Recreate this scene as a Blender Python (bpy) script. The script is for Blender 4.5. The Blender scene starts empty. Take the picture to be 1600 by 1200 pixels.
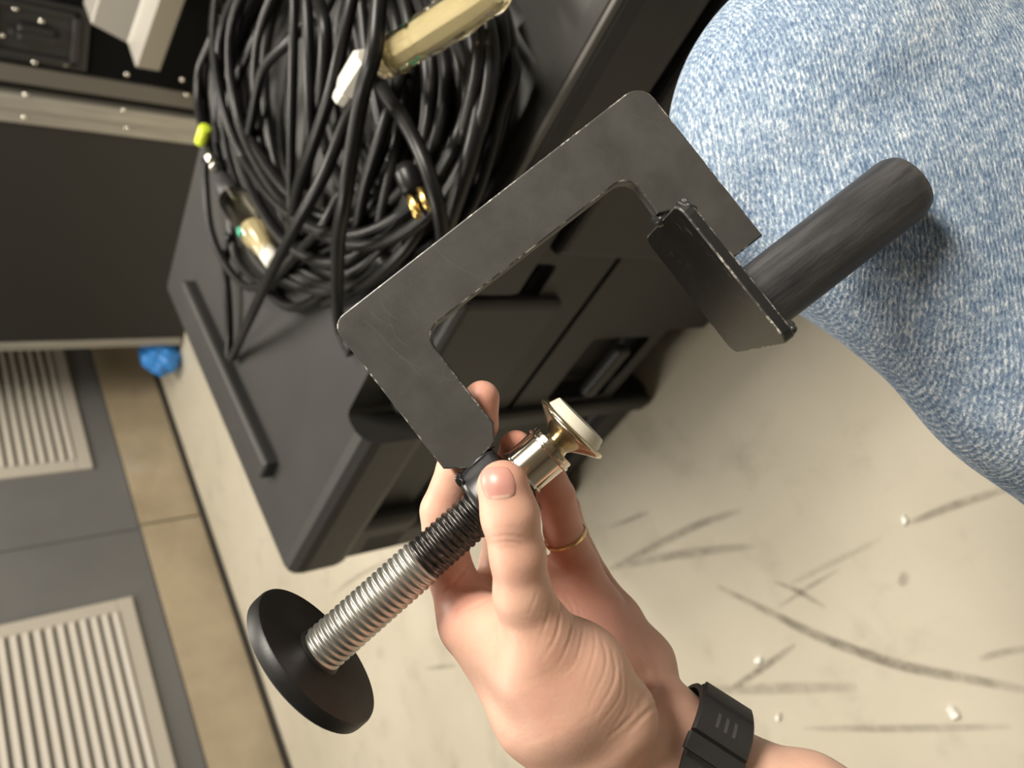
import bpy, bmesh, math, random
import numpy as np
from mathutils import Vector, Matrix
random.seed(7); RNG = np.random.RandomState(11)
scene = bpy.context.scene
COL = scene.collection

# ------------------------------------------------------------------ camera
FPX = 1200.0                                   # focal length in pixels of the 1600 x 1200 frame
CAMH = 1.0
_d = np.array([1500., -130., 1200.]); _d /= np.linalg.norm(_d)          # world down seen by the camera
_m = np.array([-1102., -1638., 1200.]); _m -= _d * _m.dot(_d); _m /= np.linalg.norm(_m)
MW = np.stack([-_m, np.cross(-_d, -_m), -_d])  # rows: world axes in (right, down, forward)
CPOS = np.array([0., 0., CAMH])
CAMM = Matrix.Identity(4)
for r_ in range(3):
    CAMM[r_][0] = MW[r_, 0]; CAMM[r_][1] = -MW[r_, 1]; CAMM[r_][2] = -MW[r_, 2]; CAMM[r_][3] = CPOS[r_]
cam_data = bpy.data.cameras.new('camera')
cam_data.sensor_fit = 'HORIZONTAL'; cam_data.sensor_width = 36.0
cam_data.lens = 36.0 * FPX / 1600.0
cam_data.clip_start = 0.01; cam_data.clip_end = 60
cam_data.dof.use_dof = True; cam_data.dof.focus_distance = 0.31; cam_data.dof.aperture_fstop = 10.0
cam = bpy.data.objects.new('camera', cam_data); COL.objects.link(cam)
cam.matrix_world = CAMM
scene.camera = cam

# ------------------------------------------------------------------ world, lights, exposure
world = bpy.data.worlds.new('room_light'); scene.world = world; world.use_nodes = True
world.node_tree.nodes['Background'].inputs[0].default_value = (1.0, 0.93, 0.82, 1)
world.node_tree.nodes['Background'].inputs[1].default_value = 0.1
def area(name, loc, size, sizey, power, target, col=(1.0, 0.93, 0.82)):
    l = bpy.data.lights.new(name, 'AREA'); l.shape = 'RECTANGLE'; l.size = size; l.size_y = sizey
    l.energy = power; l.color = col
    o = bpy.data.objects.new(name, l); COL.objects.link(o); o.location = loc
    o.rotation_euler = (Vector(target) - Vector(loc)).to_track_quat('-Z', 'Y').to_euler()
    return o
area('ceiling_lamp_a', (-2.3, -1.2, 2.7), 1.2, 0.6, 55, (-2.3, -1.2, 0))
area('ceiling_lamp_b', (-1.2, 1.0, 2.7), 1.2, 0.6, 95, (-1.2, 1.0, 0))
area('ceiling_lamp_c', (-0.4, -2.1, 2.7), 1.2, 0.6, 32, (-0.4, -2.1, 0))
vs = scene.view_settings
vs.view_transform = 'Standard'; vs.look = 'None'; vs.gamma = 1.0; vs.use_curve_mapping = False
vs.exposure = 0.6

# ------------------------------------------------------------------ helpers
def ray(px, py): return MW @ np.array([(px - 800) / FPX, (py - 600) / FPX, 1.0])
def onz(px, py, h=0.0):
    r = ray(px, py); return CPOS + r * ((h - CPOS[2]) / r[2])
def onx(px, py, x):
    r = ray(px, py); return CPOS + r * ((x - CPOS[0]) / r[0])
def ony(px, py, y):
    r = ray(px, py); return CPOS + r * ((y - CPOS[1]) / r[1])
def J(px, py, z):                              # millimetres in the hand's frame (right, down, forward)
    return np.array([(px - 800) * z / FPX, (py - 600) * z / FPX, z])
HANDM = Matrix.Identity(4)                     # hand frame (metres) -> world
for r_ in range(3):
    for c_ in range(3): HANDM[r_][c_] = MW[r_, c_]
    HANDM[r_][3] = CPOS[r_]
def towld(p): return MW @ np.asarray(p) + CPOS

def newmesh(name, verts, faces, smooth=False):
    me = bpy.data.meshes.new(name)
    me.from_pydata([tuple(map(float, v)) for v in verts], [], [tuple(map(int, f)) for f in faces]); me.update()
    if smooth: me.polygons.foreach_set('use_smooth', [True] * len(me.polygons))
    return me
def link(name, me, mat=None, parent=None, loc=None):
    o = bpy.data.objects.new(name, me); COL.objects.link(o)
    if mat is not None and me is not None and len(me.materials) == 0: me.materials.append(mat)
    if parent is not None: o.parent = parent
    if loc is not None: o.location = loc
    return o
def tag(o, label, cat, group=None, kind=None):
    o['label'] = label; o['category'] = cat
    if group: o['group'] = group
    if kind: o['kind'] = kind
    return o
def thing(name, label, cat, mat4=None, group=None):
    o = bpy.data.objects.new(name, None); COL.objects.link(o); o.empty_display_size = 0.02
    if mat4 is not None: o.matrix_world = mat4
    return tag(o, label, cat, group)
def struct(o): o['kind'] = 'structure'; return o
def from_bm(name, bm, mat=None, parent=None, smooth=False, loc=None):
    bmesh.ops.recalc_face_normals(bm, faces=bm.faces)
    me = bpy.data.meshes.new(name); bm.to_mesh(me); bm.free()
    if smooth: me.polygons.foreach_set('use_smooth', [True] * len(me.polygons))
    return link(name, me, mat, parent, loc)
def bm_box(x0, x1, y0, y1, z0, z1, bev=0.0, seg=2, bm=None):
    b = bmesh.new()
    vs_ = [b.verts.new((x, y, z)) for x in (x0, x1) for y in (y0, y1) for z in (z0, z1)]
    for f in ((0, 1, 3, 2), (4, 6, 7, 5), (0, 4, 5, 1), (2, 3, 7, 6), (0, 2, 6, 4), (1, 5, 7, 3)):
        b.faces.new([vs_[i] for i in f])
    if bev > 0: bmesh.ops.bevel(b, geom=b.edges[:], offset=bev, segments=seg, profile=0.5, affect='EDGES')
    if bm is not None:
        me = bpy.data.meshes.new('t'); b.to_mesh(me); b.free(); bm.from_mesh(me); bpy.data.meshes.remove(me); return bm
    return b
def prism(poly, z0, z1, bev=0.0, seg=2):
    b = bmesh.new()
    lo = [b.verts.new((p[0], p[1], z0)) for p in poly]; hi = [b.verts.new((p[0], p[1], z1)) for p in poly]
    n = len(poly)
    b.faces.new(lo[::-1]); b.faces.new(hi)
    for i in range(n): b.faces.new((lo[i], lo[(i + 1) % n], hi[(i + 1) % n], hi[i]))
    if bev > 0:
        bmesh.ops.recalc_face_normals(b, faces=b.faces)
        bmesh.ops.bevel(b, geom=[e for e in b.edges if abs(e.verts[0].co.z - e.verts[1].co.z) < 1e-9], offset=bev, segments=seg, profile=0.5, affect='EDGES')
    return b
def lathe(prof, seg=48, axis='z'):             # prof: (radius, height)
    v = []; f = []; n = len(prof)
    for (r, h) in prof:
        for k in range(seg):
            a = 2 * math.pi * k / seg; v.append((r * math.cos(a), r * math.sin(a), h))
    for i in range(n - 1):
        for k in range(seg):
            f.append((i * seg + k, i * seg + (k + 1) % seg, (i + 1) * seg + (k + 1) % seg, (i + 1) * seg + k))
    f.append(tuple(range(seg))[::-1]); f.append(tuple((n - 1) * seg + k for k in range(seg)))
    if axis == 'x': v = [(z, x, y) for (x, y, z) in v]
    return v, f
def catmull(pts, n):
    P = np.asarray(pts, float); P = np.vstack([2 * P[0] - P[1], P, 2 * P[-1] - P[-2]])
    out = []
    for i in range(1, len(P) - 2):
        for k in range(n):
            t = k / n; a, b, c, d = P[i - 1], P[i], P[i + 1], P[i + 2]
            out.append(0.5 * (2 * b + (c - a) * t + (2 * a - 5 * b + 4 * c - d) * t * t + (3 * b - a - 3 * c + d) * t ** 3))
    out.append(P[-2]); return np.array(out)
def tube(pts, r, seg=10):
    P = np.asarray(pts, float); n = len(P)
    T = np.gradient(P, axis=0); T /= np.linalg.norm(T, axis=1)[:, None] + 1e-12
    u = np.cross(T[0], [0.3, 0.2, 1.0]); u /= np.linalg.norm(u); v = []; f = []
    R = np.full(n, r) if np.isscalar(r) else np.asarray(r)
    for i in range(n):
        u = u - T[i] * u.dot(T[i]); u /= np.linalg.norm(u); w = np.cross(T[i], u)
        for k in range(seg):
            a = 2 * math.pi * k / seg; v.append(P[i] + R[i] * (math.cos(a) * u + math.sin(a) * w))
    for i in range(n - 1):
        for k in range(seg):
            f.append((i * seg + k, i * seg + (k + 1) % seg, (i + 1) * seg + (k + 1) % seg, (i + 1) * seg + k))
    f.append(tuple(range(seg))[::-1]); f.append(tuple((n - 1) * seg + k for k in range(seg)))
    return v, f

# ------------------------------------------------------------------ materials
def mat(name, col, rough=0.5, metal=0.0, spec=0.5, **kw):
    m = bpy.data.materials.new(name); m.use_nodes = True
    b = m.node_tree.nodes['Principled BSDF']
    b.inputs['Base Color'].default_value = (*col, 1); b.inputs['Roughness'].default_value = rough
    b.inputs['Metallic'].default_value = metal; b.inputs['Specular IOR Level'].default_value = spec
    for k, v in kw.items(): b.inputs[k.replace('_', ' ')].default_value = v
    return m
class NT:
    def __init__(s, m): s.m = m; s.t = m.node_tree; s.b = s.t.nodes['Principled BSDF']
    def n(s, typ, **kw):
        nd = s.t.nodes.new(typ)
        for k, v in kw.items():
            if k in nd.inputs: nd.inputs[k].default_value = v
            else: setattr(nd, k, v)
        return nd
    def l(s, a, b): s.t.links.new(a, b)
    def coord(s, kind='Object', scale=(1, 1, 1), rot=(0, 0, 0)):
        c = s.n('ShaderNodeTexCoord'); mp = s.n('ShaderNodeMapping'); s.l(c.outputs[kind], mp.inputs[0])
        mp.inputs['Scale'].default_value = scale; mp.inputs['Rotation'].default_value = rot; return mp.outputs[0]
    def noise(s, vec, scale, detail=4, rough=0.55):
        nd = s.n('ShaderNodeTexNoise'); nd.inputs['Scale'].default_value = scale; nd.inputs['Detail'].default_value = detail
        nd.inputs['Roughness'].default_value = rough; s.l(vec, nd.inputs['Vector']); return nd.outputs[0]
    def ramp(s, fac, stops):
        r = s.n('ShaderNodeValToRGB'); e = r.color_ramp.elements
        while len(e) < len(stops): e.new(0.5)
        for i, (p, c) in enumerate(stops): e[i].position = p; e[i].color = (*c, 1) if len(c) == 3 else c
        s.l(fac, r.inputs[0]); return r.outputs[0]
    def mix(s, fac, a, b, mode='MIX'):
        x = s.n('ShaderNodeMix', data_type='RGBA', blend_type=mode)
        for v, i in ((fac, 0), (a, 6), (b, 7)):
            if hasattr(v, 'links'): s.l(v, x.inputs[i])
            elif i == 0: x.inputs[0].default_value = v
            else: x.inputs[i].default_value = (*v, 1)
        return x.outputs[2]
    def bump(s, h, strength, dist):
        b = s.n('ShaderNodeBump'); b.inputs['Strength'].default_value = strength; b.inputs['Distance'].default_value = dist
        s.l(h, b.inputs['Height']); s.l(b.outputs[0], s.b.inputs['Normal']); return b
    def color(s, c): s.l(c, s.b.inputs['Base Color'])

def paint_black(name, col, chip, rough=0.42):
    m = mat(name, col, rough); t = NT(m); v = t.coord()
    n1 = t.noise(v, 60, 5)
    t.color(t.ramp(n1, [(0.3, tuple(c * 0.8 for c in col)), (0.7, tuple(c * 1.25 for c in col))]))
    n2 = t.noise(v, 900, 2); t.bump(n2, 0.15, 0.0002)
    r = t.ramp(t.noise(v, 35, 4), [(0.35, (rough - 0.06,) * 3), (0.7, (rough + 0.08,) * 3)]); t.l(r, t.b.inputs['Roughness'])
    return m
M = {}
M['frame'] = paint_black('black_powder_coat', (0.060, 0.059, 0.055), 0, 0.44)
# edges of the painted steel: paint knocked off in places down to metal
m = mat('worn_paint_edge', (0.02, 0.02, 0.02), 0.4); t = NT(m); v = t.coord()
w = t.mix(t.ramp(t.noise(v, 70, 2), [(0.46, (0, 0, 0)), (0.58, (1, 1, 1))]), (0, 0, 0), t.ramp(t.noise(v, 330, 6, 0.7), [(0.48, (0, 0, 0)), (0.58, (1, 1, 1))]))
t.color(t.mix(w, (0.05, 0.05, 0.047), (0.50, 0.48, 0.43))); M['edge'] = m
M['scratch'] = mat('scratch_grey', (0.17, 0.165, 0.15), 0.5)
M['pad'] = paint_black('black_jaw_paint', (0.02, 0.02, 0.02), 0, 0.33)
m = mat('jaw_face', (0.013, 0.013, 0.014), 0.26, spec=0.3); t = NT(m); v = t.coord()
sc = t.ramp(t.noise(t.coord(scale=(1, 60, 400)), 1.6, 5, 0.7), [(0.63, (0, 0, 0)), (0.70, (1, 1, 1))])
t.color(t.mix(sc, (0.004, 0.004, 0.0045), (0.10, 0.10, 0.095))); M['padface'] = m
m = mat('rough_black_steel', (0.03, 0.028, 0.03), 0.5); t = NT(m)
v = t.coord(scale=(1, 9, 9)); nn = t.noise(v, 22, 8, 0.65)
t.color(t.ramp(nn, [(0.32, (0.013, 0.0135, 0.015)), (0.5, (0.037, 0.037, 0.040)), (0.70, (0.078, 0.076, 0.079))]))
t.bump(nn, 0.5, 0.0008); M['rod'] = m
m = mat('zinc_thread', (0.36, 0.36, 0.34), 0.4, 0.9); t = NT(m); v = t.coord()
t.color(t.ramp(t.noise(v, 90, 5), [(0.3, (0.34, 0.34, 0.32)), (0.7, (0.58, 0.57, 0.53))])); M['zinc'] = m
m = mat('oiled_dark_thread', (0.07, 0.07, 0.07), 0.35, 0.9); t = NT(m); v = t.coord()
t.color(t.ramp(t.noise(v, 250, 6, 0.7), [(0.35, (0.03, 0.03, 0.03)), (0.6, (0.10, 0.095, 0.09)), (0.75, (0.32, 0.31, 0.29))])); M['darkthread'] = m
M['chrome'] = mat('nickel_plate', (0.72, 0.66, 0.56), 0.13, 1.0)
M['brass'] = mat('yellowed_nickel', (0.68, 0.60, 0.44), 0.2, 1.0)
M['foot'] = mat('cream_plastic_foot', (0.74, 0.70, 0.58), 0.4)
M['disc'] = paint_black('disc_black', (0.008, 0.008, 0.008), 0, 0.5)
M['collar'] = mat('glossy_black_weld', (0.022, 0.023, 0.025), 0.3)

# skin
m = mat('skin', (0.62, 0.36, 0.25), 0.48); t = NT(m); v = t.coord()
t.b.inputs['Subsurface Weight'].default_value = 0.25; t.b.inputs['Subsurface Radius'].default_value = (1.0, 0.35, 0.2)
t.b.inputs['Subsurface Scale'].default_value = 0.003
at = t.n('ShaderNodeAttribute', attribute_name='flush')
base = t.ramp(t.noise(v, 55, 4), [(0.3, (0.67, 0.385, 0.285)), (0.5, (0.73, 0.45, 0.34)), (0.7, (0.78, 0.49, 0.37))])
red = t.ramp(t.noise(v, 90, 4), [(0.3, (0.66, 0.27, 0.205)), (0.7, (0.72, 0.34, 0.26))])
t.color(t.mix(at.outputs['Fac'], base, red))
nn = t.noise(t.coord(scale=(1, 1, 1)), 650, 4, 0.6); t.bump(nn, 0.22, 0.0005); M['skin'] = m
M['nail'] = mat('nail', (0.62, 0.31, 0.26), 0.36, Subsurface_Weight=0.2, Subsurface_Scale=0.002)
M['lunula'] = mat('pale_nail', (0.74, 0.47, 0.38), 0.36)
M['gold'] = mat('gold', (0.83, 0.60, 0.28), 0.18, 1.0)
M['rubber'] = mat('strap_rubber', (0.017, 0.016, 0.016), 0.5)
M['slot'] = mat('strap_slot_lining', (0.05, 0.048, 0.046), 0.45)

# denim: twill of white and blue threads, washed out in patches
m = mat('washed_denim', (0.3, 0.4, 0.5), 0.85, spec=0.2); t = NT(m)
v = t.coord()
rm = t.coord(rot=(0, 0, math.radians(12)))
wv = t.n('ShaderNodeTexWave', wave_type='BANDS', bands_direction='X'); wv.inputs['Scale'].default_value = 190
wv.inputs['Distortion'].default_value = 3.0; wv.inputs['Detail'].default_value = 2; wv.inputs['Detail Scale'].default_value = 2.0
t.l(rm, wv.inputs['Vector'])
m2 = t.n('ShaderNodeMapping'); m2.inputs['Scale'].default_value = (1.0, 0.38, 0.6); t.l(rm, m2.inputs[0])
fine = t.noise(m2.outputs[0], 900, 3, 0.65)
mid = t.noise(v, 160, 4, 0.65); big = t.noise(v, 11, 3)
def mth(op, a, b):
    x = t.n('ShaderNodeMath', operation=op)
    for i, q in enumerate((a, b)):
        if hasattr(q, 'links'): t.l(q, x.inputs[i])
        else: x.inputs[i].default_value = q
    return x.outputs[0]
h = mth('ADD', mth('MULTIPLY', wv.outputs[0], 0.12), mth('MULTIPLY', fine, 0.85))
h2 = mth('ADD', mth('ADD', h, mth('MULTIPLY', mid, 0.40)), mth('MULTIPLY', big, 0.25))
t.color(t.ramp(h2, [(0.58, (0.08, 0.125, 0.22)), (0.74, (0.17, 0.24, 0.345)), (0.87, (0.31, 0.385, 0.475)), (0.99, (0.60, 0.65, 0.69))]))
t.bump(h, 0.6, 0.0012); M['denim'] = m

# black plastic of the trunk
m = mat('black_moulded_plastic', (0.028, 0.028, 0.026), 0.5); t = NT(m); v = t.coord()
t.color(t.ramp(t.noise(v, 6, 5), [(0.3, (0.018, 0.018, 0.017)), (0.7, (0.027, 0.026, 0.024))]))
t.bump(t.noise(v, 420, 3), 0.18, 0.001); M['plastic'] = m
m = mat('cable_rubber', (0.012, 0.012, 0.013), 0.42); t = NT(m); v = t.coord()
t.color(t.ramp(t.noise(v, 25, 4), [(0.35, (0.005, 0.005, 0.0055)), (0.75, (0.013, 0.0125, 0.012))])); M['cable'] = m; t.b.inputs['Roughness'].default_value = 0.38; t.b.inputs['Specular IOR Level'].default_value = 0.35
M['clear'] = mat('yellowed_clear_plastic', (0.97, 0.92, 0.74), 0.08, Transmission_Weight=1.0)
M['whiteplastic'] = mat('white_plastic', (0.85, 0.83, 0.74), 0.35)
M['cream'] = mat('cream_core', (0.74, 0.66, 0.44), 0.4)
M['brasspin'] = mat('brass_pin', (0.80, 0.58, 0.20), 0.25, 1.0)
M['tape'] = mat('fluorescent_tape', (0.66, 0.80, 0.05), 0.5)
M['green'] = mat('green_wire', (0.05, 0.35, 0.22), 0.5)
M['boot'] = mat('grey_black_boot', (0.03, 0.03, 0.032), 0.5)
# flight case
m = mat('case_laminate', (0.012, 0.011, 0.009), 0.5); t = NT(m); v = t.coord(); t.bump(t.noise(v, 260, 2), 0.2, 0.001); M['lam'] = m
M['blackpanel'] = mat('black_foam_lining', (0.003, 0.003, 0.003), 0.8, spec=0.1)
m = mat('brushed_aluminium', (0.42, 0.38, 0.32), 0.5, 0.7); t = NT(m)
t.color(t.ramp(t.noise(t.coord(scale=(1, 1, 0.1)), 60, 4), [(0.3, (0.32, 0.305, 0.27)), (0.7, (0.42, 0.40, 0.35))])); M['alu'] = m
M['alu_shaded'] = mat('shaded_aluminium', (0.13, 0.12, 0.105), 0.5, 0.5)  # same aluminium for the upper strip, its shade put into the colour
M['steel'] = mat('rivet_steel', (0.8, 0.77, 0.7), 0.2, 1.0)
M['blacksteel'] = mat('black_latch', (0.02, 0.02, 0.02), 0.3)
M['silver'] = mat('silver_paint', (0.28, 0.265, 0.235), 0.42, 0.25)
M['blue'] = mat('blue_wheel', (0.03, 0.19, 0.52), 0.4)
# wall, base tiles, floor
m = mat('grey_wall_paint', (0.115, 0.115, 0.113), 0.45); t = NT(m); v = t.coord()
t.color(t.ramp(t.noise(v, 2.5, 3), [(0.3, (0.105, 0.105, 0.104)), (0.7, (0.128, 0.128, 0.125))])); M['wall'] = m
M['gap'] = mat('dark_joint', (0.02, 0.018, 0.015), 0.8)
M['grout'] = mat('brown_grout', (0.07, 0.06, 0.045), 0.9)
m = mat('beige_base_tile', (0.33, 0.27, 0.18), 0.09, spec=0.8); t = NT(m); v = t.coord()
t.color(t.ramp(t.noise(v, 5, 5), [(0.3, (0.27, 0.22, 0.145)), (0.7, (0.37, 0.305, 0.21))])); M['tile'] = m
M['vent'] = mat('vent_enamel', (0.40, 0.37, 0.32), 0.4)
m = mat('sealed_concrete', (0.42, 0.375, 0.285), 0.55); t = NT(m); v = t.coord()
n1 = t.noise(v, 1.6, 6, 0.6); n2 = t.noise(v, 9, 6, 0.65); n3 = t.noise(v, 45, 4)
c1 = t.ramp(n1, [(0.3, (0.40, 0.365, 0.285)), (0.55, (0.47, 0.43, 0.345)), (0.75, (0.51, 0.47, 0.38))])
c2 = t.mix(t.ramp(n2, [(0.54, (0, 0, 0)), (0.76, (0.6, 0.6, 0.6))]), c1, (0.28, 0.25, 0.19))
c3 = t.mix(t.ramp(n3, [(0.70, (0, 0, 0)), (0.80, (0.5, 0.5, 0.5))]), c2, (0.30, 0.26, 0.2))
t.color(c3); t.bump(n2, 0.1, 0.004); M['floor'] = m
# rubber scuffs
m = bpy.data.materials.new('black_scuff'); m.use_nodes = True; nt = m.node_tree; t = NT(m)
t.b.inputs['Base Color'].default_value = (0.09, 0.075, 0.055, 1); t.b.inputs['Roughness'].default_value = 0.7
uv = t.n('ShaderNodeAttribute', attribute_name='fade')
nz = t.ramp(t.noise(t.coord(), 40, 5, 0.7), [(0.30, (0.25,) * 3), (0.62, (1, 1, 1))])
mu = t.n('ShaderNodeMath', operation='MULTIPLY'); t.l(uv.outputs['Fac'], mu.inputs[0]); t.l(nz, mu.inputs[1]); t.l(mu.outputs[0], t.b.inputs['Alpha'])
M['scuff'] = m
M['paper'] = mat('white_scrap', (0.8, 0.78, 0.72), 0.6)

# ------------------------------------------------------------------ the room
WY = -2.91
fl = from_bm('floor', bm_box(-5.5, 3.0, WY, 4.0, -0.05, 0.0), M['floor']); struct(fl); fl['label'] = 'scuffed beige sealed concrete floor'
wl = from_bm('wall_back', bm_box(-5.5, 3.0, WY - 0.15, WY - 0.012, -0.05, 2.7), M['gap']); struct(wl); wl['label'] = 'grey wall of sheet panels with louvred vents'
px_ = [-4.72, -3.8, -2.88, -1.967, -1.05, -0.13, 0.79, 1.71, 2.63]
px_ = [-5.2, -3.58, -1.967, -0.35, 1.26, 2.87]
for a, b in zip(px_[:-1], px_[1:]):
    from_bm('panel', bm_box(a + 0.002, b - 0.002, WY - 0.014, WY, 0.256, 2.7, 0.002, 1), M['wall'], wl)
bb = from_bm('baseboard_back', bm_box(-5.5, 3.0, WY - 0.013, WY + 0.004, 0.0, 0.256), M['grout']); struct(bb); bb['label'] = 'beige glazed tile skirting along the wall'
tw = 1.62; x = -1.975 - 4 * tw
while x < 2.8:
    from_bm('tile', bm_box(x + 0.004, x + tw - 0.004, WY + 0.0035, WY + 0.013, 0.014, 0.254, 0.003, 2), M['tile'], bb); x += tw
from_bm('joint_strip', bm_box(-5.5, 3.0, WY + 0.012, WY + 0.045, 0.0005, 0.006), M['gap'], bb)

def vent(x0, x1, z0, z1, label):
    r = thing('vent_grille', label, 'vent', Matrix.Translation((x0, WY, z0)), 'louvred vents in the grey wall')
    w, hh, fw = x1 - x0, z1 - z0, 0.055
    b = bmesh.new()
    for q in ((0, w, 0, fw), (0, w, hh - fw, hh), (0, fw, fw, hh - fw), (w - fw, w, fw, hh - fw)):
        bm_box(q[0], q[1], 0.0, 0.016, q[2], q[3], 0.004, 2, b)
    from_bm('frame', b, M['vent'], r)
    from_bm('back_plate', bm_box(fw, w - fw, 0.0005, 0.003, fw, hh - fw), M['gap'], r)
    n = int((hh - 2 * fw) / 0.036); sl = None
    prof = [(0.003, 0.0), (0.020, -0.006), (0.022, -0.002), (0.020, 0.004), (0.006, 0.022), (0.003, 0.022)]
    for i in range(n):
        z = fw + 0.010 + i * 0.036
        if sl is None:
            v = [(fw, p[0], p[1]) for p in prof] + [(w - fw, p[0], p[1]) for p in prof]; k = len(prof)
            fs = [tuple(range(k)), tuple(range(k, 2 * k))[::-1]] + [(j, (j + 1) % k, k + (j + 1) % k, k + j) for j in range(k)]
            sl = newmesh('slat', v, fs); sl.materials.append(M['vent'])
        link('slat', sl, None, r, (0, 0, z))
    return r
vent(-1.655, -0.80, 0.352, 1.0, 'cream louvred vent nearest the bottom left corner of the picture')
vent(-3.15, -2.305, 0.372, 1.02, 'cream louvred vent beside the aluminium-edged flight case')

M['roomwall'] = mat('beige_room_wall', (0.22, 0.20, 0.17), 0.7); M['ceil'] = mat('ceiling_tile_white', (0.42, 0.40, 0.37), 0.8)
for nm, q, mm_ in (('wall_front', (-5.5, 3.0, 4.0, 4.1, 0, 2.75), 'roomwall'), ('wall_left', (-5.6, -5.5, WY, 4.0, 0, 2.75), 'roomwall'), ('wall_right', (3.0, 3.1, WY, 4.0, 0, 2.75), 'roomwall'), ('ceiling', (-5.5, 3.0, WY, 4.0, 2.75, 2.8), 'ceil')):
    o = struct(from_bm(nm, bm_box(*q), M[mm_]))
# scuffs on the concrete, each a flat rubber streak
def scuff(pts, w, a):
    P = catmull([onz(*p) for p in pts], 8); n = len(P); v = []; f = []; fd = []
    T = np.gradient(P, axis=0); N = np.stack([-T[:, 1], T[:, 0], 0 * T[:, 0]], 1); N /= np.linalg.norm(N, axis=1)[:, None]
    for i in range(n):
        e = math.sin(math.pi * min(1, max(0, (i + 0.3) / (n - 0.4)))) ** 0.5
        for k, o in enumerate((-1, -0.35, 0.35, 1)):
            q = P[i] + N[i] * w * o * (0.5 + 0.5 * e); v.append((q[0], q[1], 0.0006)); fd.append((0.72 * a * e) if k in (1, 2) else 0.0)
    for i in range(n - 1):
        for k in range(3): f.append((4 * i + k, 4 * i + k + 1, 4 * i + k + 5, 4 * i + k + 4))
    me = newmesh('scuff_mark', v, f); at = me.attributes.new('fade', 'FLOAT', 'POINT'); at.data.foreach_set('value', fd)
    link('scuff_mark', me, M['scuff'], fl)
for pts, w, a in [([(1120, 915), (1200, 955), (1260, 985), (1320, 1010), (1410, 1040), (1500, 1058), (1640, 1085)], 0.010, 0.75),
                  ([(1138, 1080), (1190, 1045), (1243, 1007)], 0.007, 0.7), ([(1208, 908), (1250, 925), (1290, 950)], 0.006, 0.5),
                  ([(950, 890), (1030, 850), (1090, 820), (1160, 797)], 0.009, 0.5), ([(955, 888), (1040, 870), (1110, 860), (1180, 853)], 0.010, 0.45),
                  ([(1420, 818), (1490, 790), (1580, 762)], 0.007, 0.55), ([(1100, 1078), (1200, 1076), (1340, 1073)], 0.011, 0.4),
                  ([(1255, 1138), (1400, 1138), (1580, 1135)], 0.007, 0.4), ([(950, 825), (985, 812), (1015, 798)], 0.006, 0.4),
                  ([(1215, 950), (1260, 920), (1310, 890)], 0.005, 0.3), ([(1530, 1030), (1565, 1020), (1620, 1010)], 0.006, 0.4),
                  ([(520, 930), (560, 900), (620, 870)], 0.010, 0.35), ([(665, 1045), (690, 1042), (712, 1040)], 0.008, 0.4),
                  ([(1380, 840), (1300, 880), (1230, 915)], 0.006, 0.22), ([(1405, 915), (1412, 905), (1416, 893)], 0.008, 0.45)]:
    scuff(pts, w, a)
# scrap of paper and crumbs
def scrap(px, py, s, label):
    c = onz(px, py); b = bmesh.new(); n = 7
    ring = [(s * (0.6 + 0.5 * random.random()) * math.cos(k * 6.283 / n), s * 0.6 * (0.6 + 0.5 * random.random()) * math.sin(k * 6.283 / n)) for k in range(n)]
    lo = [b.verts.new((x, y, 0.0005)) for x, y in ring]; hi = [b.verts.new((x * 0.85, y * 0.85, 0.004 + 0.004 * random.random())) for x, y in ring]
    b.faces.new(lo[::-1]); b.faces.new(hi)
    for i in range(n): b.faces.new((lo[i], lo[(i + 1) % n], hi[(i + 1) % n], hi[i]))
    o = from_bm('paper_scrap', b, M['paper'], None, False, c); o.rotation_euler.z = random.random() * 3
    tag(o, label, 'scrap', 'white scraps on the concrete floor')
scrap(1490, 1111, 0.013, 'largest white paper scrap on the floor, lower right')
scrap(1218, 1120, 0.008, 'small white scrap on the floor beside the watch strap')
scrap(1187, 1030, 0.010, 'pale fleck at the end of a short dark scuff on the floor')
scrap(1415, 812, 0.007, 'tiny white fleck on the floor near the denim leg')

# ------------------------------------------------------------------ flight case against the wall
CX = -2.6; CY0 = -2.445
case = thing('flight_case', 'black flight case with aluminium edging standing by the grey wall', 'flight case', Matrix.Translation((CX, CY0, 0.0)))
def cbox(name, x0, x1, y0, y1, z0, z1, m, bev=0.004, par=None):
    return from_bm(name, bm_box(x0, x1, y0 - CY0, y1 - CY0, z0, z1, bev, 2), m, par or case)
cbox('body_panel', -0.65, 0.0, -2.443, -1.38, 0.0, 1.5, M['lam'], 0.003)
cbox('lid_panel', -0.65, 0.0, -1.345, -0.33, 0.03, 1.5, M['blackpanel'], 0.003)
for q in ((-2.465, -2.428), (-1.475, -1.377)): cbox('aluminium_edge', -0.05, 0.012, q[0], q[1], 0.012, 1.51, M['alu'])
cbox('aluminium_edge', -0.05, 0.014, -1.34, -1.283, 0.012, 1.51, M['alu_shaded'])
cbox('aluminium_ridge', -0.05, 0.022, -1.428, -1.373, 0.012, 1.51, M['alu'], 0.008)
rv, rf = lathe([(0.008, 0.0), (0.008, 0.002), (0.006, 0.005), (0.002, 0.0065)], 12, 'x')
rivet_me = newmesh('rivet', rv, rf, True); rivet_me.materials.append(M['steel'])
for (px, py) in [(40, 148), (38, 183), (193, 172), (198, 200), (198, 116), (284, 124), (291, 148), (24, 13), (65, 33), (90, 62), (102, 100), (54, 97), (8, 80), (3, 55)]:
    dx_ = 0.022 if py in (148, 172) and px < 280 else 0.012
    p = onx(px, py, CX + dx_); link('rivet', rivet_me, None, case, (dx_, p[1] - CY0, p[2]))
lt = cbox('latch_dish', -0.001, 0.012, -1.27, -1.07, 0.47, 0.755, M['blacksteel'], 0.006)
b = bmesh.new()
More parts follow.
